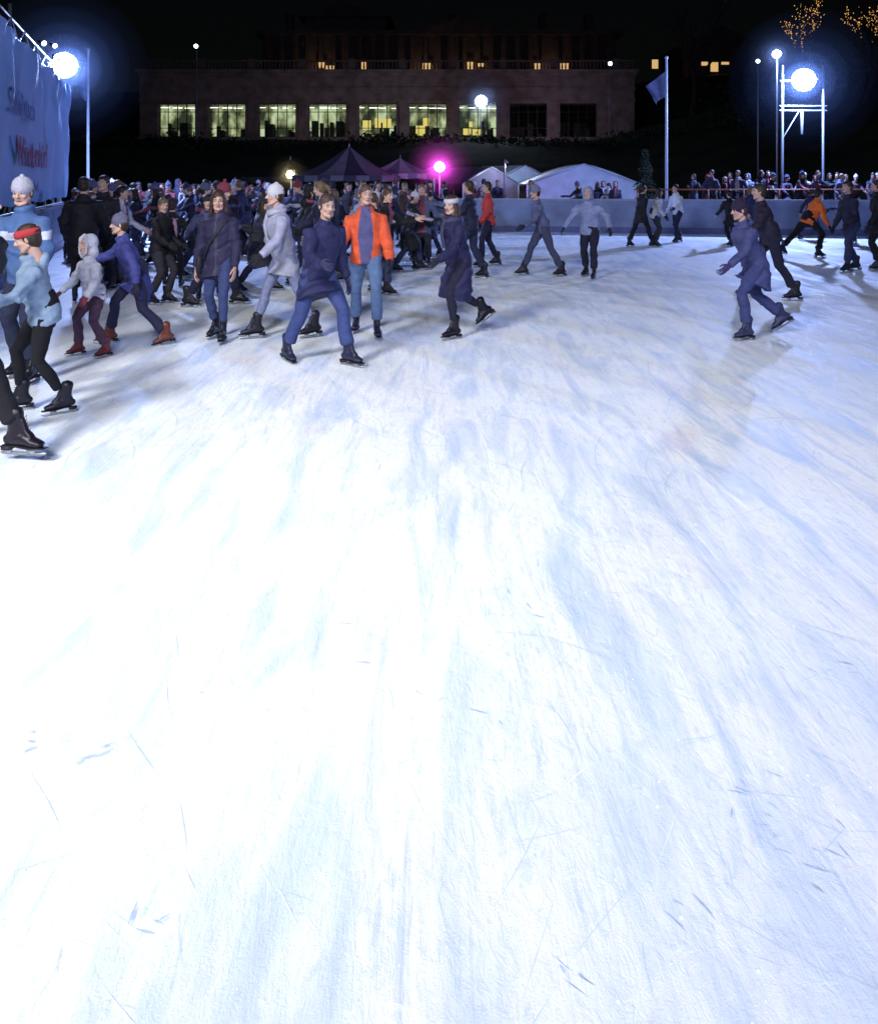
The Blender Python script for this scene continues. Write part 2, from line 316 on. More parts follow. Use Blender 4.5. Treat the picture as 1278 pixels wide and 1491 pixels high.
sk(2.62,13.7,150,1.60,dict(jacket=(.18,.21,.38),trousers=(.012,.013,.03),hat=(.3,.3,.5),hand=G),q='lo',vox=.017,seed=18,lean=12,fL=(-.15,.22,0),fR=(.15,-.2,0),aL=(15,45,20),aR=(10,38,30),fat=1.15,hat='hood')
sk(5.1,20.0,-70,1.58,dict(jacket=BLK,trousers=BLK,hand=G),q='lo',vox=.02,seed=19,lean=10,coat='mid',fL=(-.1,-.3,0),fR=(.1,.32,0),aL=(20,15,20),aR=(-20,15,20),hair='tail')
sk(8.0,17.3,-75,1.66,dict(jacket=(.65,.13,.02),trousers=BLK,hat=(.02,.02,.03),hand=G),q='lo',vox=.017,seed=20,lean=32,hip=.86,shift=(0,.1),fL=(-.12,-.55,.05),fR=(.12,.28,0),pL=-25,aL=(60,15,30),aR=(-10,25,40),hair='short',hat='beanie')
sk(3.4,8.5,100,1.56,dict(jacket=(.05,.055,.15),trousers=(.04,.048,.14),boot=(.03,.033,.08),hair=(.04,.02,.03),hat=(.02,.015,.04),hand=(.04,.03,.1),accent=(.12,.14,.3)),vox=.013,seed=21,lean=22,hip=.9,coat='mid',fL=(-.12,.18,0),fR=(.16,-.45,.1),pR=-30,aL=(30,14,25),aR=(-35,20,25),hat='beanie',head=(-5,8))
sk(4.75,11.3,80,1.70,dict(jacket=(.018,.014,.03),trousers=(.013,.013,.03),hand=G),q='lo',vox=.016,seed=22,lean=18,hip=.92,fL=(-.14,-.3,0),fR=(.16,.3,0),aL=(30,20,20),aR=(-25,25,30))
sk(7.68,14.7,100,1.7,dict(jacket=(.013,.013,.03),trousers=(.025,.03,.07),hand=G),q='lo',vox=.018,seed=23,fL=(-.14,.2,0),fR=(.14,-.2,0),aL=(15,20,30),lean=10)
sk(8.3,14.9,60,1.72,dict(jacket=BLK,trousers=BLK,hand=G),q='lo',vox=.018,seed=24,coat='mid')
sk(6.5,21.5,120,1.6,dict(jacket=(.5,.52,.6),trousers=NAVY,hand=G),q='lo',vox=.02,seed=25,fL=(-.12,.2,0),fR=(.12,-.2,0),aL=(30,20,40),lean=12)
# ------------------------------------------------------------------ crowd
variants=[]
for i in range(16):
    st=random.uniform(-.36,.36)
    variants.append(person_mesh(q='lo',vox=.022,seed=40+i,lean=random.uniform(2,20),hip=.925-abs(st)*.06,fL=(-random.uniform(.1,.18),st,0),fR=(random.uniform(.1,.18),-st,0),
        aL=(random.uniform(-30,50),random.uniform(8,30),random.uniform(10,60)),aR=(random.uniform(-30,50),random.uniform(8,30),random.uniform(10,60)),
        coat=['hip','hip','mid','long'][i%4],hair=['short','long','tail'][i%3],hat=[None,'hood',None,'beanie',None,'band',None,'pom'][i%8],scarf=i%4==1,bag='pack' if i%7==3 else None,
        fat=random.uniform(.95,1.15),head=(random.uniform(-35,35),random.uniform(-3,15)),hoodback=i%3==0,panel=[None,'zip','open','stripe'][i%4]))
PAL=[NAVY,BLK,IND,(.025,.028,.07),(.05,.055,.11),(.012,.012,.02),(.06,.035,.035),(.25,.27,.35),(.025,.025,.06),(.018,.012,.025),(.08,.10,.18),(.13,.03,.04),BLK,NAVY,(.4,.42,.5),BLK,(.04,.04,.045),NAVY,BLK]
taken=[(-2.33,8.4),(-4.22,12.5),(-4.95,11),(-1.6,8.5)]
def crowd(n,xr,yr,cond,name='ice_skater',z=0,hr=(1.45,1.78),md=.5,yawf=None):
    k=0;t=0
    while k<n and t<6000:
        t+=1
        x=random.uniform(*xr);y=random.uniform(*yr)
        if not cond(x,y): continue
        if any((x-a)**2+(y-c)**2<md*md for a,c in taken): continue
        taken.append((x,y)); k+=1
        j=random.choice(PAL); tr=random.choice([BLK,NAVY,DJEAN,(.03,.036,.08),(.025,.025,.035)])
        place(name,random.choice(variants),person_mats(j,tr,hair=random.choice([(.02,.012,.01),(.06,.035,.02),(.12,.08,.045),(.015,.01,.01)]),hat=random.choice([(.4,.4,.5),(.03,.03,.09),(.15,.03,.05),(.02,.02,.03),(.08,.09,.18)]),accent=random.choice([(.3,.3,.38),(.06,.06,.15),(.2,.05,.08)]),bag=(.04,.04,.09),hand=random.choice([None,G,G]),skin=random.choice([0,1,2])),
              x,y,(yawf(x,y) if yawf else random.choice([180,0,90,-90,90,-90,110,-110,150,210])+random.uniform(-30,30)),random.uniform(*hr),z)
def px(x,y): return 639+1150*x/y
crowd(105,(-11.5,1),(14.5,27),lambda x,y: 105<px(x,y)<625 and x>-2.0-.352*y and y<27.3-.2*x)
crowd(12,(-5.5,-.8),(10.6,14.5),lambda x,y: 150<px(x,y)<600)
crowd(5,(3.5,12.5),(20,23.2),lambda x,y: x<.57*y)
# ------------------------------------------------------------------ ice
def ice_material():
    m,n,b=nt('ice'); L=n.links
    tc=N(n,'ShaderNodeTexCoord')
    def noise_(scale,det,rot,sx,sy,dist=0,rough=.55,off=0):
        mp=N(n,'ShaderNodeMapping'); mp.inputs['Location'].default_value=(off,off*.7,0); mp.inputs['Rotation'].default_value=(0,0,R(rot)); mp.inputs['Scale'].default_value=(sx,sy,1)
        L.new(tc.outputs['Object'],mp.inputs[0]); no=N(n,'ShaderNodeTexNoise'); no.inputs['Scale'].default_value=scale; no.inputs['Detail'].default_value=det; no.inputs['Distortion'].default_value=dist; no.inputs['Roughness'].default_value=rough
        L.new(mp.outputs[0],no.inputs['Vector']); return no.outputs['Fac']
    def ramp(f,p0,p1,c0=0,c1=1):
        r=N(n,'ShaderNodeMapRange'); r.inputs[1].default_value=p0;r.inputs[2].default_value=p1;r.inputs[3].default_value=c0;r.inputs[4].default_value=c1; L.new(f,r.inputs[0]); return r.outputs[0]
    def mix(f,a,c):
        x=N(n,'ShaderNodeMix',data_type='RGBA'); L.new(f,x.inputs[0])
        for s,v in((6,a),(7,c)):
            if isinstance(v,tuple): x.inputs[s].default_value=(*v,1)
            else: L.new(v,x.inputs[s])
        return x.outputs[2]
    big=noise_(.55,3,18,1,.5,.6); streak=noise_(2.0,6,18,2.0,.4,.9,.55); streak2=noise_(2.6,7,28,2.4,.35,1.3,.6,3); fine=noise_(15,8,15,1.6,.7,.8,.68); grain=noise_(170,3,0,1,1)
    cut=noise_(9,5,22,3.2,.3,1.6,.6,7)
    c=mix(ramp(big,.35,.68),(.93,.94,.955),(.82,.87,.94))
    c=mix(ramp(streak,.48,.70,0,.8),c,(.48,.61,.85))
    c=mix(ramp(streak2,.5,.72,0,.65),c,(.54,.63,.87))
    c=mix(ramp(fine,.52,.72,0,.55),c,(.56,.69,.87))
    c=mix(ramp(cut,.6,.68,0,.5),c,(.50,.62,.84))
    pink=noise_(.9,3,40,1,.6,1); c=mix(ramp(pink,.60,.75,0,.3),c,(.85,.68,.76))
    L.new(c,b.inputs['Base Color'])
    L.new(ramp(streak,.35,.7,.75,.5),b.inputs['Roughness'])
    b.inputs['Specular IOR Level'].default_value=.25
    ad=N(n,'ShaderNodeMath',operation='MULTIPLY_ADD'); L.new(fine,ad.inputs[0]); ad.inputs[1].default_value=1.0
    mu=N(n,'ShaderNodeMath',operation='MULTIPLY'); L.new(grain,mu.inputs[0]); mu.inputs[1].default_value=.22; L.new(mu.outputs[0],ad.inputs[2])
    ad2=N(n,'ShaderNodeMath',operation='MULTIPLY_ADD'); L.new(streak2,ad2.inputs[0]); ad2.inputs[1].default_value=1.4; L.new(ad.outputs[0],ad2.inputs[2])
    bp=N(n,'ShaderNodeBump'); bp.inputs['Strength'].default_value=.5; bp.inputs['Distance'].default_value=.02; L.new(ad2.outputs[0],bp.inputs['Height']); L.new(bp.outputs[0],b.inputs['Normal'])
    return m
ICE=ice_material()
edge=[(-4.8,-14),(-4.25,5),(-12.6,28.8),(16.5,23.2),(16.5,-14)]
me=mesh_of(np.array([(x,y,0) for x,y in edge]),[tuple(range(5))[::-1]],'ice')
if me.polygons[0].normal.z<0: me.flip_normals()
obj('ice_rink_surface',me,[ICE])
def scratches():
    rs=random.Random(3); V=[];F=[];M=[]
    def stroke(x,y,a,L,k,w,mi,z,n=10):
        o=len(V)
        for j in range(n+1):
            t=j/n; ww=w*math.sin(math.pi*min(max(t,.03),.97))*(.7+.6*rs.random())
            V.extend([(x-math.sin(a)*ww,y+math.cos(a)*ww,z),(x+math.sin(a)*ww,y-math.cos(a)*ww,z)])
            x+=math.cos(a)*L/n; y+=math.sin(a)*L/n; a+=k*L/n
        for j in range(n): F.append((o+2*j,o+2*j+1,o+2*j+3,o+2*j+2)); M.append(mi)
    for i in range(1200):
        d=1.4+16*rs.random()**1.1; x=rs.uniform(-.62,.62)*d+rs.uniform(-.4,.4)
        if x<-4.0-.35*max(0,d-5): continue
        a=rs.gauss(math.pi*.62,.8); L=rs.uniform(.1,.9)*(.4 if d<4 else 1.2); k=rs.gauss(0,1.2); w=rs.uniform(.0006,.0016)*(1+d*.16)
        if d<4: w*=.7
        stroke(x,d,a,L,k,w,0 if rs.random()<.65 else 1,.004+.00001*(i%200))
    # toe-pick gouges and scuffs
    z=.0065
    for cx_,cy_,nn,sp_ in((.29,1.66,5,.02),(.95,1.99,9,.05),(-.99,2.33,6,.05),(-1.23,2.37,5,.05),(.6,1.82,5,.05),(.86,2.16,7,.07),(.12,2.5,5,.08),(-.35,2.9,5,.1),(1.4,2.7,8,.12),(-.7,1.8,4,.06),(.5,3.1,6,.12)):
        for _ in range(nn):
            z+=.00002; stroke(cx_+rs.gauss(0,sp_),cy_+rs.gauss(0,sp_*.7),rs.gauss(.6 if cx_<0 else 2.3,.5),rs.uniform(.015,.07),rs.gauss(0,5),rs.uniform(.0012,.0034),2,z,6)
    me=mesh_of(V,F,'skate_scratches'); me.polygons.foreach_set('material_index',np.array(M,dtype=np.int32)); return me
obj('skate_scratches',scratches(),[fabric((.60,.70,.86),.6,'cut_ice',4,.1,.1),fabric((.93,.95,.98),.8,'ice_shavings_cut',4,.1,.03),fabric((.46,.56,.74),.6,'gouged_ice',40,.4,.2)])
b=B(); rs=random.Random(5)
for i in range(420):
    d=1.3+7*rs.random()**1.6; x=rs.uniform(-.6,.6)*d
    r=rs.uniform(.0015,.0045); b.add(ell((x,d,r*.4),(r*rs.uniform(.7,1.6),r*rs.uniform(.7,1.6),r*.7),5,4),0)
obj('ice_shavings',b.mesh('ice_shavings'),[fabric((.9,.93,.97),.7,'snow_crumb',50,.1,.05)])
# ------------------------------------------------------------------ ground / terrain
def hgt(x,y):
    def ss(a,b,t): t=min(max((t-a)/(b-a),0),1); return t*t*(3-2*t)
    h=6.0*ss(50,88,y)+8.5*ss(98,112,y)
    h+=ss(14,45,x)*ss(30,75,y)*7*(1-ss(88,110,y)*.6)
    return h-.03
V=[];F=[];n=150;xs=[(i/n*2-1) for i in range(n+1)]
cx=[math.copysign(abs(t)**1.8*500,t) for t in xs]; cy=[c+40 for c in cx]
for yy in cy:
    for xx in cx: V.append((xx,yy,hgt(xx,yy)+(noise.noise(Vector((xx*.15,yy*.15,0)))*.5 if yy>45 or xx>20 else 0)))
for j in range(n):
    for i in range(n): F.append((j*(n+1)+i,j*(n+1)+i+1,(j+1)*(n+1)+i+1,(j+1)*(n+1)+i))
me=mesh_of(V,F,'ground'); me.polygons.foreach_set('use_smooth',[True]*len(F))
obj('ground',me,[fabric((.028,.042,.022),.95,'grass_and_path',.4,.6,.5)])
# ------------------------------------------------------------------ barrier
BOARD=fabric((.15,.19,.31),.5,'board_paint',1.5,.1,.3); RAIL=fabric((.22,.24,.31),.4,'rail_paint',3,.1,.1)
def barrier(name,p,q,h=1.08):
    e=empty(name); p=np.array(p,float);q=np.array(q,float); L=np.linalg.norm(q-p); u=(q-p)/L; nrm=np.array([u[1],-u[0]])
    if np.dot(nrm,np.array([1,8])-p)<0: nrm=-nrm
    n=int(L/2.2); st=L/n; bo=[];po=[];ra=[];kk=[]
    def seg(a,c,z0,z1,t0,t1):
        P=[p+u*a+nrm*t0,p+u*c+nrm*t0,p+u*c+nrm*t1,p+u*a+nrm*t1]
        V=np.array([(*v,z0) for v in P]+[(*v,z1) for v in P]); return V,[(0,3,2,1),(4,5,6,7),(0,1,5,4),(1,2,6,5),(2,3,7,6),(3,0,4,7)]
    for i in range(n):
        bo.append(seg(i*st+.03,(i+1)*st-.03,.2,h-.04,-.03,.0)); po.append(seg(i*st-.035,i*st+.035,-.02,h-.01,-.09,-.031)); kk.append(seg(i*st+.01,(i+1)*st-.01,0.002,.198,-.03,.012))
    ra.append(seg(0,L,h-.038,h+.02,-.07,.03))
    simple('boards',bo,BOARD,e); simple('posts',po,RAIL,e); simple('top_rail',ra,RAIL,e); simple('kick_plate',kk,fabric((.07,.09,.22),.5,'kick_paint',3,.1,.2),e)
barrier('rink_barrier',edge[2],edge[3]); barrier('rink_barrier',edge[1],edge[2]); barrier('rink_barrier',edge[0],edge[1]); barrier('rink_barrier',edge[3],edge[4])
e=empty('spectator_platform'); simple('deck',[box((6.5,26.6,-.02),(19,31,.38))],fabric((.09,.07,.06),.8,'timber_deck',5),e)
OR=fabric((.30,.09,.04),.5,'orange_rail',4,.1,.2); rp=[]
for i in range(11): rp.append(tube([(6.7+i*1.2,26.7,.37),(6.7+i*1.2,26.7,1.38)],[.025,.025],n=8,cap=(0,0)))
for z in(.7,1.0,1.38): rp.append(tube([(6.6,26.7,z),(18.9,26.7,z)],[.024,.024],(0,0,1),8))
simple('railing',rp,OR,e,True)
crowd(22,(8,15.8),(27.1,29.2),lambda x,y: x<.56*y,'spectator',.38,(1.5,1.75),.42,lambda x,y:180+random.uniform(-40,40))
crowd(30,(-11,7),(30,33.5),lambda x,y: True,'spectator',0,(1.6,1.8),.5)
# ------------------------------------------------------------------ banner wall
un=np.array([-.332,.943]); nb=np.array([.943,.332])
def bp_(s,z,off=0):
    p=np.array([-4.36,5.7])+un*s+nb*off; return np.array([p[0],p[1],z])
e=empty('event_banner')
V=[];F=[];nu,nv=160,40; Lb=16.5
for j in range(nv+1):
    for i in range(nu+1):
        s=i/nu*Lb; z=1.24+3.0*j/nv
        fr=(s%1.6)/1.6; sag=math.sin(math.pi*fr)
        o=.045*math.sin(s*2.1+z*1.3)+.028*math.sin(s*5.3-z*2.2)+.014*math.sin(z*6+s)+.016*math.sin(s*11+3*z)*abs(z-2.7)/1.5
        V.append(tuple(bp_(s,z+(.05*sag if j==0 else 0)-(.06*sag*(j/nv)**6),-.12+o)))
for j in range(nv):
    for i in range(nu): F.append((j*(nu+1)+i,j*(nu+1)+i+1,(j+1)*(nu+1)+i+1,(j+1)*(nu+1)+i))
me=mesh_of(V,F,'cloth'); me.polygons.foreach_set('use_smooth',[True]*len(F)); obj('cloth',me,[fabric((.15,.28,.50),.6,'banner_vinyl',.9,.1,.2)],e)
def text(s,z,body,size,mat,sp=1.0,off=0.0):
    cu=bpy.data.curves.new('lettering','FONT'); cu.body=body; cu.size=size; cu.extrude=.004; cu.space_character=sp; cu.offset=off
    o=bpy.data.objects.new('lettering',cu); scene.collection.objects.link(o); cu.materials.append(mat)
    p=bp_(s,z,-.02); M=Matrix(((un[0],0,nb[0],p[0]),(un[1],0,nb[1],p[1]),(0,1,0,p[2]),(0,0,0,1))); o.matrix_world=M; o.parent=e; return o
text(7.8,1.96,'Winterdorf',.70,fabric((.16,.05,.13),.6,'red_ink',3,.05,.15),1.12,.010)
text(7.3,2.80,'Schlittsch',.58,fabric((.07,.13,.32),.6,'blue_ink',3,.05,.15),1.1)
text(8.2,1.48,'Eisbahn am Park',.3,fabric((.10,.17,.36),.6,'pale_ink',3,.05,.15))
PIPE=metal('scaffold_tube',(.45,.5,.6),.4); sc=[]
for i in range(12):
    s=i*1.5; sc.append(tube([bp_(s,-.03,-.32),bp_(s,4.35+(0.5 if i%4==2 else 0),-.32)],[.028,.028],n=8,cap=(0,0)))
    sc.append(tube([bp_(s,-.03,-1.4),bp_(s,4.2,-.36)],[.022,.022],n=6,cap=(0,0)))
for z in(1.1,2.6,4.28): sc.append(tube([bp_(0,z,-.27),bp_(Lb,z,-.27)],[.027,.027],(0,0,1),8))
sc.append(tube([bp_(0,4.62,-.32),bp_(Lb,4.62,-.32)],[.022,.022],(0,0,1),8))
for i in range(22): sc.append(tube([bp_(i*.75,4.28,-.3),bp_((i+1)*.75,4.62,-.3)] if i%2 else [bp_(i*.75,4.62,-.3),bp_((i+1)*.75,4.28,-.3)],[.014,.014],(0,0,1),6))
simple('scaffold',sc,PIPE,e,True)
# ------------------------------------------------------------------ floodlights
HOUS=metal('lamp_housing',(.12,.12,.13),.5); POLE=metal('galvanised_pole',(.3,.34,.42),.5)
def halo_sphere(name,density,r,loc,col=(1,1,1)):  # thin scattering sphere, added to give a lamp its halo
    m=bpy.data.materials.new('halo_sphere'); m.use_nodes=True; n=m.node_tree; n.nodes.clear(); o=N(n,'ShaderNodeOutputMaterial'); v=N(n,'ShaderNodeVolumeScatter'); v.inputs['Density'].default_value=density; v.inputs['Color'].default_value=(*col,1)
    n.links.new(v.outputs[0],o.inputs['Volume']); m.cycles.homogeneous_volume=True
    bb=B(); bb.add(ell((0,0,0),(r,r,r),32,18),0); return obj(name,bb.mesh(name),[m],None,tuple(loc))
def look(o,t): o.rotation_euler=(Vector(t)-o.location).to_track_quat('-Z','Y').to_euler()
def floodlight(name,loc,target,col,power,heads=(2,1),hs=.42,spot=None,blend=.8,glow=40,pole=True,base=0,radius=.25,gcol=None,halo=None):
    loc=Vector(loc); e=empty(name); d=(Vector(target)-loc).normalized(); T=(Vector(target)-loc).to_track_quat('-Z','Y').to_matrix().to_4x4(); T.translation=loc
    nx,ny=heads; bh=[];bl=[]
    for i in range(nx):
        for j in range(ny):
            cxx=(i-(nx-1)/2)*hs*1.12; cyy=(j-(ny-1)/2)*hs*1.05; h=hs/2
            bh.append(tube([(cxx,cyy,hs*.8),(cxx,cyy,hs*.55),(cxx,cyy,hs*.25),(cxx,cyy,.0),(cxx,cyy,-.03)],[h*.3,h*.45,h*.8,h,h*1.04],(1,0,0),20,(.5,0)))
            bl.append(ell((cxx,cyy,-.035),(h*.93,h*.93,.07*hs/.42),20,8))
            for sx in(-1,1): bh.append(box((cxx+sx*h*1.08-.012,cyy-.02,-.02),(cxx+sx*h*1.08+.012,cyy+.02,hs*.85)))
    bh.append(box((-nx*hs*.6,-.03,hs*.83),(nx*hs*.6,.03,hs*.9)))
    for nm,pp,mm in(('housing',bh,HOUS),('lens',bl,emis('lamp_lens',gcol or (.75,.88,1),glow))):
        bb=B()
        for p in pp: bb.add(p,0,np.array(T))
        obj(nm,bb.mesh(nm,nm=='lens'),[mm],e)
    if pole:
        back=loc-d*hs*.86
        simple('pole',[tube([(back.x,back.y,base),(back.x,back.y,loc.z+.1)],[.06,.045],n=10),tube([(back.x,back.y,base),(back.x,back.y,base+.04)],[.16,.14],n=12)],POLE,e,True)
    if power:
        ld=bpy.data.lights.new(name+'_lamp','SPOT' if spot else 'POINT'); ld.energy=power; ld.color=col; ld.shadow_soft_size=radius
        if spot: ld.spot_size=R(spot); ld.spot_blend=blend
        lo=bpy.data.objects.new('lamp',ld); scene.collection.objects.link(lo); lo.location=loc+d*(.2+radius); look(lo,target); lo.parent=e
    if halo:
        for dn,rr in((.13,1.0),(.22,.78),(.4,.58),(.8,.42),(2.0,.27)):  # nested spheres shape the soft falloff of the added glow
            h=halo_sphere('halo_sphere',halo[0]*dn,halo[1]*rr,loc+d*.3,halo[2] if len(halo)>2 else (.45,.62,1)); h.parent=e
    return e
# key flood left of the photographer, then two unseen floods added behind
floodlight('added_key_flood',(-5.6,-2.2,7.2),(-1.8,7.5,0),(1,.985,.96),4700,(3,1),.5,spot=84,blend=1,radius=1.0)
floodlight('added_key_flood',(-.5,-7.5,8.5),(-2.4,7.5,0),(1,.99,.98),5200,(3,1),.5,spot=68,blend=1,radius=1.2)  # unseen second key, added to split and lighten the skaters' shadows
floodlight('added_key_flood',(6.5,-9,7.5),(3,12,0),(.42,.52,1),4900,(3,1),.5,spot=100,blend=1,radius=1.2)  # unseen blue fill, added to brighten the skaters' camera-facing sides
# visible floods
floodlight('added_key_flood',(-10.25,21.6,4.85),(1,8,0),(.36,.49,1),5000,(1,1),.68,glow=60,radius=.2,halo=(.0024,2.1))
tower=floodlight('floodlight_tower',(13.25,28.7,5.35),(2,10,0),(.34,.47,1),7500,(1,1),.8,glow=60,pole=False,radius=.2,halo=(.0022,2.6))
tp=[]
for x in(12.58,14.08): tp.append(tube([(x,28.95,-.02),(x,28.95,5.9)],[.05,.045],n=10))
for z in(4.25,4.42,5.35): tp.append(tube([(12.5,28.95,z),(14.2,28.95,z)],[.03,.03],(0,0,1),8))
tp.append(tube([(12.58,28.95,3.2),(13.2,28.95,4.25)],[.022,.022],n=6)); tp.append(tube([(13.3,28.95,3.4),(13.3,28.95,4.25)],[.05,.06],n=8))
simple('frame',tp,POLE,tower,True)
floodlight('added_key_flood',(17.1,40,8.1),(5,15,0),(.5,.6,1),1200,(1,1),.42,glow=50,base=0,halo=(.004,1.8))
floodlight('added_key_flood',(22.2,55,10),(5,15,0),(.5,.6,1),0,(1,1),.28,glow=10,base=1)
floodlight('added_key_flood',(4.7,88,10.5),(4.7,60,3),(.6,.7,1),900,(1,1),1.4,glow=40,base=5.5,halo=(.012,4.0),radius=.4)
floodlight('added_key_flood',(-24.6,80,15.3),(-20,40,0),(.6,.7,1),0,(1,1),.45,glow=8,base=4)
floodlight('added_key_flood',(19.5,90,15),(15,40,0),(.6,.7,1),0,(1,1),.5,glow=8,base=6)
floodlight('added_key_flood',(0.03,41,2.4),(0,35,1.8),(1,.1,.85),650,(1,1),.55,glow=30,gcol=(1,.6,.97),base=0,halo=(.045,1.7,(1,.5,.95)))
floodlight('added_key_flood',(-7.9,42,2.0),(-7.5,35,1.6),(1,.9,.55),120,(1,1),.42,glow=30,gcol=(1,.95,.7),base=0,halo=(.04,1.0,(1,.9,.6)))
for i,(s,z) in enumerate(((12.3,4.7),(14.2,4.95),(15.6,4.8))):
    p=bp_(s,z,-.2); floodlight('truss_spotlight',tuple(p),(0,12,0),(.5,.65,1),0,(1,1),.12,glow=8,pole=False)
# ------------------------------------------------------------------ flagpoles
def flagpole(x,y,h,w,drop,side,col):
    e=empty('flagpole',(x,y,0)); simple('pole',[tube([(0,0,-.03),(0,0,h)],[.055,.038],n=10),ell((0,0,h+.05),(.06,.06,.06))],fabric((.42,.48,.68),.4,'pole_paint',5,.05,.1),e,True)
    V=[];F=[];nu,nv=14,16
    for j in range(nv+1):
        for i in range(nu+1):
            u=i/nu;v=j/nv
            V.append((side*(.05+w*u*(1-.55*v*u)),.10*math.sin(u*9+v*2)*u, h-.45-v*drop*(1-.25*u)-u*.55*w*1.4))
    for j in range(nv):
        for i in range(nu): F.append((j*(nu+1)+i,j*(nu+1)+i+1,(j+1)*(nu+1)+i+1,(j+1)*(nu+1)+i))
    me=mesh_of(V,F,'flag'); me.polygons.foreach_set('use_smooth',[True]*len(F)); obj('flag',me,[fabric(col,.8,'flag_cloth',4,.1,.3)],e)
flagpole(8.06,28,6.0,.68,.9,-1,(.16,.19,.4)); flagpole(-11.55,26,5.95,.25,1.2,-1,(.13,.2,.42))
# ------------------------------------------------------------------ tents
def peak_tent(x,y,w,eave,peak,c1,c2):
    e=empty('marquee_tent',(x,y,0)); b=B(); n=8;m=10
    for s in range(4):
        R4=np.eye(4);R4[:3,:3]=rotm('Z',s*math.pi/2)
        V=[];F=[];M=[]
        for j in range(m+1):
            t=j/m; r=w/2*(1-t)+.06*t; z=eave+(peak-eave)*(t**1.45)
            for i in range(n+1):
                u=i/n*2-1; V.append((u*r,-r,z))
        for j in range(m):
            for i in range(n): F.append((j*(n+1)+i,j*(n+1)+i+1,(j+1)*(n+1)+i+1,(j+1)*(n+1)+i)); M.append((i//2)%2)
        b.add((np.array(V),F),M,R4)
        sc_=[(u/8*w-w/2,-w/2-.01,eave) for u in range(9)]; lo_=[(u/8*w-w/2,-w/2-.01,eave-.28-.06*(u%2)) for u in range(9)]
        b.add((np.array(sc_+lo_),[(k,9+k,10+k,k+1) for k in range(8)]),[k%2 for k in range(8)],R4)
    obj('canopy',b.mesh('canopy',False),[fabric(c1,.7,'canvas',2,.1,.15),fabric(c2,.7,'canvas_b',2,.1,.15)],e)
    simple('legs',[tube([(a*w*.48,c*w*.48,-.03),(a*w*.48,c*w*.48,eave)],[.04,.04],n=6) for a in(-1,1) for c in(-1,1)]+[tube([(0,0,peak-.1),(0,0,peak+.25)],[.03,.01],n=6)],PIPE,e,True)
peak_tent(-5.0,44,5.4,1.95,3.55,(.025,.03,.05),(.10,.11,.14))
peak_tent(-2.4,49,4.4,2.1,3.05,(.5,.26,.45),(.2,.12,.25))
peak_tent(-.2,52,4.2,2.0,2.7,(.2,.14,.35),(.12,.1,.2))
peak_tent(-9.4,50,5,1.9,3.0,(.02,.02,.03),(.04,.04,.05))
def gable_tent(x,y,w,d,eave,ridge,col,rz=0):
    e=empty('marquee_tent',(x,y,0)); e.rotation_euler=(0,0,rz); V=[];F=[];n=12
    for k,yy in((0,-d/2),(1,d/2)):
        for i in range(n+1):
            u=i/n*2-1; V.append((u*w/2,yy,ridge-(ridge-eave)*abs(u)**1.25))
    for i in range(n): F.append((i,i+1,n+2+i,n+1+i))
    v2=[(-w/2,-d/2,-.03),(w/2,-d/2,-.03)]; o=len(V); V+=v2; F.append(tuple([o,o+1]+list(range(n,-1,-1))))
    me=mesh_of(V,F,'canopy'); obj('canopy',me,[col],e)
    simple('frame',[tube([(a*w/2,c*d/2,-.03),(a*w/2,c*d/2,eave)],[.05,.05],n=6) for a in(-1,1) for c in(-1,1)]+[tube([(a*w/2,-d/2-.03,eave),(0,-d/2-.03,ridge)],[.035,.035],n=6) for a in(-1,1)],PIPE,e,True)
WC=fabric((.38,.46,.60),.6,'white_canvas',2,.1,.15)
gable_tent(7.9,46,6.2,6,1.5,2.6,WC); gable_tent(4.2,52,4.6,5,1.6,2.65,WC,.5); gable_tent(1.7,49,4.2,5,1.5,2.5,fabric((.13,.12,.2),.7,'grey_canvas',2,.1,.2),.6)
floodlight('tent_spotlight',(3.9,45.5,2.75),(6.5,47.5,2),(.8,.9,1),260,(1,1),.18,glow=20,base=0)
# ------------------------------------------------------------------ building
STONE=fabric((.26,.2,.18),.9,'sandstone',.8,.5,.35); STONE2=fabric((.14,.105,.10),.9,'dark_sandstone',.5,.5,.3); FRAME=fabric((.02,.02,.02),.5,'window_frame',3,.1,.1)
e=empty('gallery_building'); Y0=95; x0,x1=-36,23.5; parts=[]
cent=[-31.6+6.05*i for i in range(9)]; ww=4.5; zb,zt=6.9,10.95
parts.append(box((x0,Y0,4.5),(x1,Y0+1,zb))); parts.append(box((x0,Y0,zt),(x1,Y0+1,14.6)))
ed=[x0]+sum([[c-ww/2,c+ww/2] for c in cent],[])+[x1]
for i in range(0,len(ed),2): parts.append(box((ed[i],Y0,zb),(ed[i+1],Y0+1,zt)))
for xx in(x0,x1-1): parts.append(box((xx,Y0+1,4.5),(xx+1,Y0+12,14.6)))
parts.append(box((x0,Y0+12,4.5),(x1,Y0+13,14.6)))
simple('walls',parts,STONE,e)
tr=[box((x0-.4,Y0-.5,14.6),(x1+.4,Y0+13.2,15.0)),box((x0-.2,Y0-.28,14.2),(x1+.2,Y0-.003,14.597)),box((x0-.1,Y0-.16,12.6),(x1+.1,Y0-.003,12.9)),box((x0-.1,Y0-.14,11.2),(x1+.1,Y0-.004,11.45)),box((x0-.3,Y0-.3,6.5),(x1+.3,Y0-.003,6.88))]
for i in range(0,len(ed),2):
    c=(ed[i]+ed[i+1])/2; 
    if 1<i<len(ed)-2: tr.append(box((c-.38,Y0-.22,6.89),(c+.38,Y0-.004,10.75))); tr.append(box((c-.5,Y0-.27,10.76),(c+.5,Y0-.004,11.19)))
simple('cornices_and_pilasters',tr,STONE,e)
bal=[box((x0,Y0-.2,15.95),(x1,Y0+.1,16.15))]
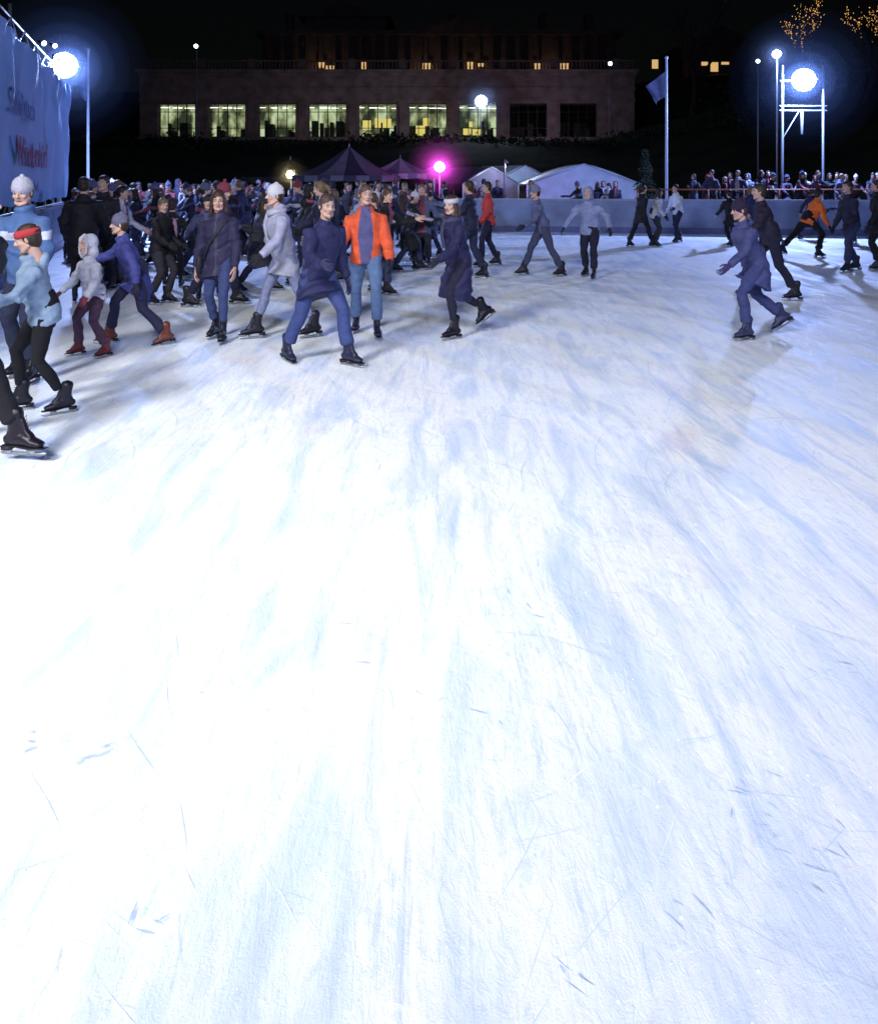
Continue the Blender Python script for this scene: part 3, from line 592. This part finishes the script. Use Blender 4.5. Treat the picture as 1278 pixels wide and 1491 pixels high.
for i in range(140): 
    xx=x0+.2+i*(x1-x0-.4)/139; bal.append(tube([(xx,Y0-.05,15.0),(xx,Y0-.05,15.3),(xx,Y0-.05,15.6),(xx,Y0-.05,15.95)],[.07,.11,.08,.06],n=6,cap=(0,0)))
for i in range(0,len(ed),2): c=(ed[i]+ed[i+1])/2; bal.append(box((c-.4,Y0-.25,15.001),(c+.4,Y0+.15,16.3)))
simple('balustrade',bal,STONE2,e)
fr=[];room=[];strip=[];sil=[];yl=[]
rs=random.Random(11)
for k,c in enumerate(cent):
    a,d=c-ww/2,c+ww/2
    for i in range(5): xx=a+i*(ww/4); fr.append(box((xx-.05,Y0+.5,zb),(xx+.05,Y0+.58,zt)))
    for z in(zb+.05,zb+1.1,zt-1.0,zt-.05): fr.append(box((a,Y0+.49,z-.04),(d,Y0+.585,z+.04)))
    for j in range(4):
        xx=a-.3+j*1.35; l=rs.uniform(.6,1.6)
        strip.append(box((xx,Y0+2.0+j*.35,zt-.35),(xx+l,Y0+2.2+j*.35,zt-.3)))
    for j in range(7):
        xx=rs.uniform(a-.2,d-.4); h=rs.uniform(.5,2.2); sil.append(box((xx,Y0+2.2+rs.random()*1.5,zb-.2),(xx+rs.uniform(.2,.9),Y0+4,zb+h)))
    if 3<k<7:
        for j in range(3): xx=rs.uniform(a,d-.8); z=zb+rs.uniform(.3,1.6); yl.append(box((xx,Y0+2.05+j*.03,z),(xx+rs.uniform(.5,1.2),Y0+2.1+j*.03,z+rs.uniform(.6,1.2))))
simple('window_frames',fr,FRAME,e)
def wallem():  # emissive back wall; its blotchy glow stands in for room lighting
    m=bpy.data.materials.new('glowing_interior'); m.use_nodes=True; n=m.node_tree; n.nodes.clear()
    tc=N(n,'ShaderNodeTexCoord'); mp=N(n,'ShaderNodeMapping'); mp.inputs['Scale'].default_value=(1,1,.6); no=N(n,'ShaderNodeTexNoise'); no.inputs['Scale'].default_value=.7; no.inputs['Detail'].default_value=6
    cr=N(n,'ShaderNodeValToRGB'); els=cr.color_ramp.elements; els[0].position=.4; els[0].color=(.04,.055,.03,1); els[1].position=.62; els[1].color=(.7,.85,.5,1); x=els.new(.52); x.color=(.32,.37,.18,1)
    em=N(n,'ShaderNodeEmission'); em.inputs[1].default_value=.7; o=N(n,'ShaderNodeOutputMaterial')
    n.links.new(tc.outputs['Object'],mp.inputs[0]);n.links.new(mp.outputs[0],no.inputs[0]);n.links.new(no.outputs['Fac'],cr.inputs[0]);n.links.new(cr.outputs[0],em.inputs[0]);n.links.new(em.outputs[0],o.inputs[0]); m.cycles.emission_sampling='NONE'; return m
simple('room_back_wall',[box((x0+1.1,Y0+4.2,zb-.3),(cent[6]+ww/2+.4,Y0+4.4,zt+.1))],wallem(),e)
simple('room_floor_and_ceiling',[box((x0+1.1,Y0+1.02,zb-.5),(x1-1.1,Y0+4.19,zb-.31)),box((x0+1.1,Y0+1.02,zt+.11),(x1-1.1,Y0+4.4,zt+.3))],fabric((.4,.4,.36),.9,'plaster',1,.1,.1),e)
simple('room_partitions',[box(((cent[i]+cent[i+1])/2-.1,Y0+1.02,zb-.3),((cent[i]+cent[i+1])/2+.1,Y0+4.19,zt+.1)) for i in range(8)],STONE2,e)
simple('ceiling_lights',strip[:28],emis('fluorescent_tube',(.95,1,.9),3),e)
simple('shop_fittings',sil,fabric((.06,.07,.05),.8,'shop_fittings',2,.1,.3),e)
simple('posters',yl,emis('lit_poster',(.9,.75,.2),.8),e)
# rear classical building
e=empty('classical_building'); Y1=116; P=[box((-26,Y1,13),(26,Y1+14,23)),box((-27,Y1-.6,23),(27,Y1+14.5,23.7)),box((36,Y1-2,13),(45,Y1+12,21.5))]
P.append(box((-20,Y1+2,23.7),(-8,Y1+12,26))); 
def prism(xa,xb,ya,yb,z0,z1): 
    xm=(xa+xb)/2; return np.array([(xa,ya,z0),(xb,ya,z0),(xm,ya,z1),(xa,yb,z0),(xb,yb,z0),(xm,yb,z1)],float),[(0,1,2),(3,5,4),(0,2,5,3),(1,4,5,2),(0,3,4,1)]
P.append(prism(-21,-7,Y1+1,Y1+13,26,28.2)); P.append(prism(35.3,45.7,Y1-2.5,Y1+12.3,21.5,24)); P.append(prism(-3,9,Y1-.6,Y1+12,23.7,25.6))
for i in range(27):
    x=-25+i*1.92; P.append(box((x-.3,Y1-.45,14),(x+.3,Y1-.01,22.98)))
for x in(-23,-12,2,16,23): P.append(box((x-.6,Y1+5,23.7),(x+.6,Y1+6.5,27.3)))
simple('walls_and_roof',P,fabric((.09,.07,.065),.9,'sooty_sandstone',.5,.5,.3),e)
arch=[]
for x in[-17.2,-16,-11,-1.8,4.5,6.0,14.5,18.3,38.3,39.8,41.5,31]:
    arch.append(box((x-rs.uniform(.2,.8),Y1-.52 if x<26 else Y1-2.05,17.8+rs.uniform(-.5,.7)),(x+rs.uniform(.2,.7),Y1-.46 if x<26 else Y1-2.005,18.4+rs.uniform(0,.8))))
simple('lit_windows',arch,emis('warm_window',(1,.62,.25),.7),e)
for x in(-17,-2,5,16,38):
    ld=bpy.data.lights.new('uplight','POINT'); ld.energy=200; ld.color=(1,.6,.3); ld.shadow_soft_size=.2; lo=bpy.data.objects.new('uplight',ld); scene.collection.objects.link(lo); lo.location=(x,Y1-1.5,16.4); lo.parent=e
for x,cl,pw in((-28,(1,.75,.7),50),(-14,(1,.7,.62),170),(0,(1,.68,.62),280),(13,(.9,.5,.8),300)):
    floodlight('facade_floodlight',(x,86,6.9),(x,95,12),cl,pw,(1,1),.25,spot=140,blend=1,glow=.6,base=5.2,radius=.2)
# ------------------------------------------------------------------ trees
BARK=fabric((.04,.03,.025),.95,'bark',6,.8,.3)
def bare_tree(name,x,y,z,h,bulbs=0,seed=0,spread=.5):
    rs=random.Random(seed); b=B(); pts=[]
    def grow(p,d,L,r,dep):
        q=p; dd=d; P=[p]; n=3
        for i in range(n):
            dd=(dd+Vector((rs.gauss(0,.14),rs.gauss(0,.14),rs.gauss(.03,.08)))).normalized(); q=q+dd*L/n; P.append(q)
        b.add(tube([tuple(a) for a in P],[r*(1-.45*i/n) for i in range(n+1)],(1,0,.2),6 if dep<3 else 4,(0,0)),0)
        if dep>=1: pts.extend([P[i]+(P[i+1]-P[i])*rs.random() for i in range(n) for _ in range(2)])
        if dep<5:
            for k in range(rs.choice([2,3,3]) if dep else 4):
                ax=Vector((rs.gauss(0,1),rs.gauss(0,1),rs.gauss(0,.4))).normalized(); nd=(dd+Vector((0,0,.25))+ax*rs.uniform(.4,.9)*spread*1.6).normalized()
                grow(P[-1] if k<2 else P[2],nd,L*rs.uniform(.62,.82),r*.55,dep+1)
    grow(Vector((0,0,0)),Vector((0,0,1)),h*.3,h*.022,0)
    e=empty(name,(x,y,z)); obj('trunk_and_branches',b.mesh('tree'),[BARK],e)
    if bulbs:
        rs.shuffle(pts); bb=B()
        for p in pts[:bulbs]: r=rs.uniform(.022,.042); bb.add((np.array([(r,0,0),(-r,0,0),(0,r,0),(0,-r,0),(0,0,r),(0,0,-r)])+np.array(p),[(0,2,4),(2,1,4),(1,3,4),(3,0,4),(2,0,5),(1,2,5),(3,1,5),(0,3,5)]),0)
        obj('fairy_lights',bb.mesh('fairy'),[emis('fairy_light',(1,.5,.14),1.8)],e)
bare_tree('bare_tree',30.0,64,7.6,9.2,260,1,.36); bare_tree('bare_tree',34.4,64,7.8,9.4,230,2,.36)
bare_tree('bare_tree',-14.5,27,0,8,0,3); bare_tree('bare_tree',-33,62,1,13,0,4); bare_tree('bare_tree',24,75,8,13,0,6)
bare_tree('bare_tree',44,80,11,14,0,9)
def conifer(x,y,z,h,seed):
    rs=random.Random(seed); V=[];F=[]
    for i in range(2600):
        t=rs.random()**.8; zz=h*(.08+.92*t); r=(1-t)*h*.26*rs.uniform(.35,1.05)*(0.75+.25*math.sin(zz*9)); a=rs.random()*6.283
        p=Vector((math.cos(a)*r,math.sin(a)*r,zz-r*.25)); d=Vector((math.cos(a),math.sin(a),-.3))*rs.uniform(.08,.2); w=Vector((-math.sin(a),math.cos(a),rs.gauss(0,.5)))*.03
        o=len(V); V+= [tuple(p-w),tuple(p+w),tuple(p+d)]; F.append((o,o+1,o+2))
    e=empty('conifer_tree',(x,y,z)); obj('needles',mesh_of(V,F,'needles'),[fabric((.022,.035,.022),.9,'needles',3,.1,.4)],e); simple('trunk',[tube([(0,0,-.03),(0,0,h*.95)],[.09,.01],n=7)],BARK,e,True)
conifer(8.6,33,0,3.0,1)
rs=random.Random(9); V=[];F=[]
for i in range(12000):
    c=rs.randrange(30); cxp=-75+c*5.4; hh=1.2+1.0*math.sin(c*2.3)**2; 
    yb=80+3*math.sin(c) if cxp<24 else 72
    p=Vector((cxp+rs.gauss(0,2.2),yb+rs.gauss(0,1.4),hgt(cxp,yb)+abs(rs.gauss(0,.4))*hh*(.5 if cxp<24 else 3)))
    d=Vector([rs.gauss(0,.22) for _ in range(3)]); w=Vector([rs.gauss(0,.22) for _ in range(3)]); o=len(V); V+=[tuple(p),tuple(p+d),tuple(p+w)]; F.append((o,o+1,o+2))
obj('hedge_and_shrubs',mesh_of(V,F,'hedge'),[fabric((.03,.045,.025),.9,'shrub_leaves',1,.1,.5)])
# ------------------------------------------------------------------ world, camera
w=bpy.data.worlds.new('World'); scene.world=w; w.use_nodes=True; n=w.node_tree; bg=n.nodes['Background']
sky=N(n,'ShaderNodeTexSky'); sky.sky_type='NISHITA'; sky.sun_disc=False; sky.sun_elevation=R(8); sky.sun_rotation=R(180)
n.links.new(sky.outputs[0],bg.inputs[0]); bg.inputs[1].default_value=.0005
sd=bpy.data.lights.new('moon','SUN'); sd.energy=.01; sd.angle=R(.5); sd.color=(.7,.8,1); so=bpy.data.objects.new('moon',sd); scene.collection.objects.link(so); so.rotation_euler=(R(50),0,R(-30))
cam=bpy.data.cameras.new('camera'); co=bpy.data.objects.new('camera',cam); scene.collection.objects.link(co); scene.camera=co
co.location=(0,0,1.7); co.rotation_euler=(R(90),0,0); cam.sensor_fit='HORIZONTAL'; cam.sensor_width=36; cam.lens=1150/1278*36; cam.shift_y=-483.5/1278; cam.clip_end=2000; cam.clip_start=.05
scene.view_settings.view_transform='Standard'; scene.view_settings.look='None'; scene.view_settings.exposure=0
print('OBJ',len(bpy.data.objects))
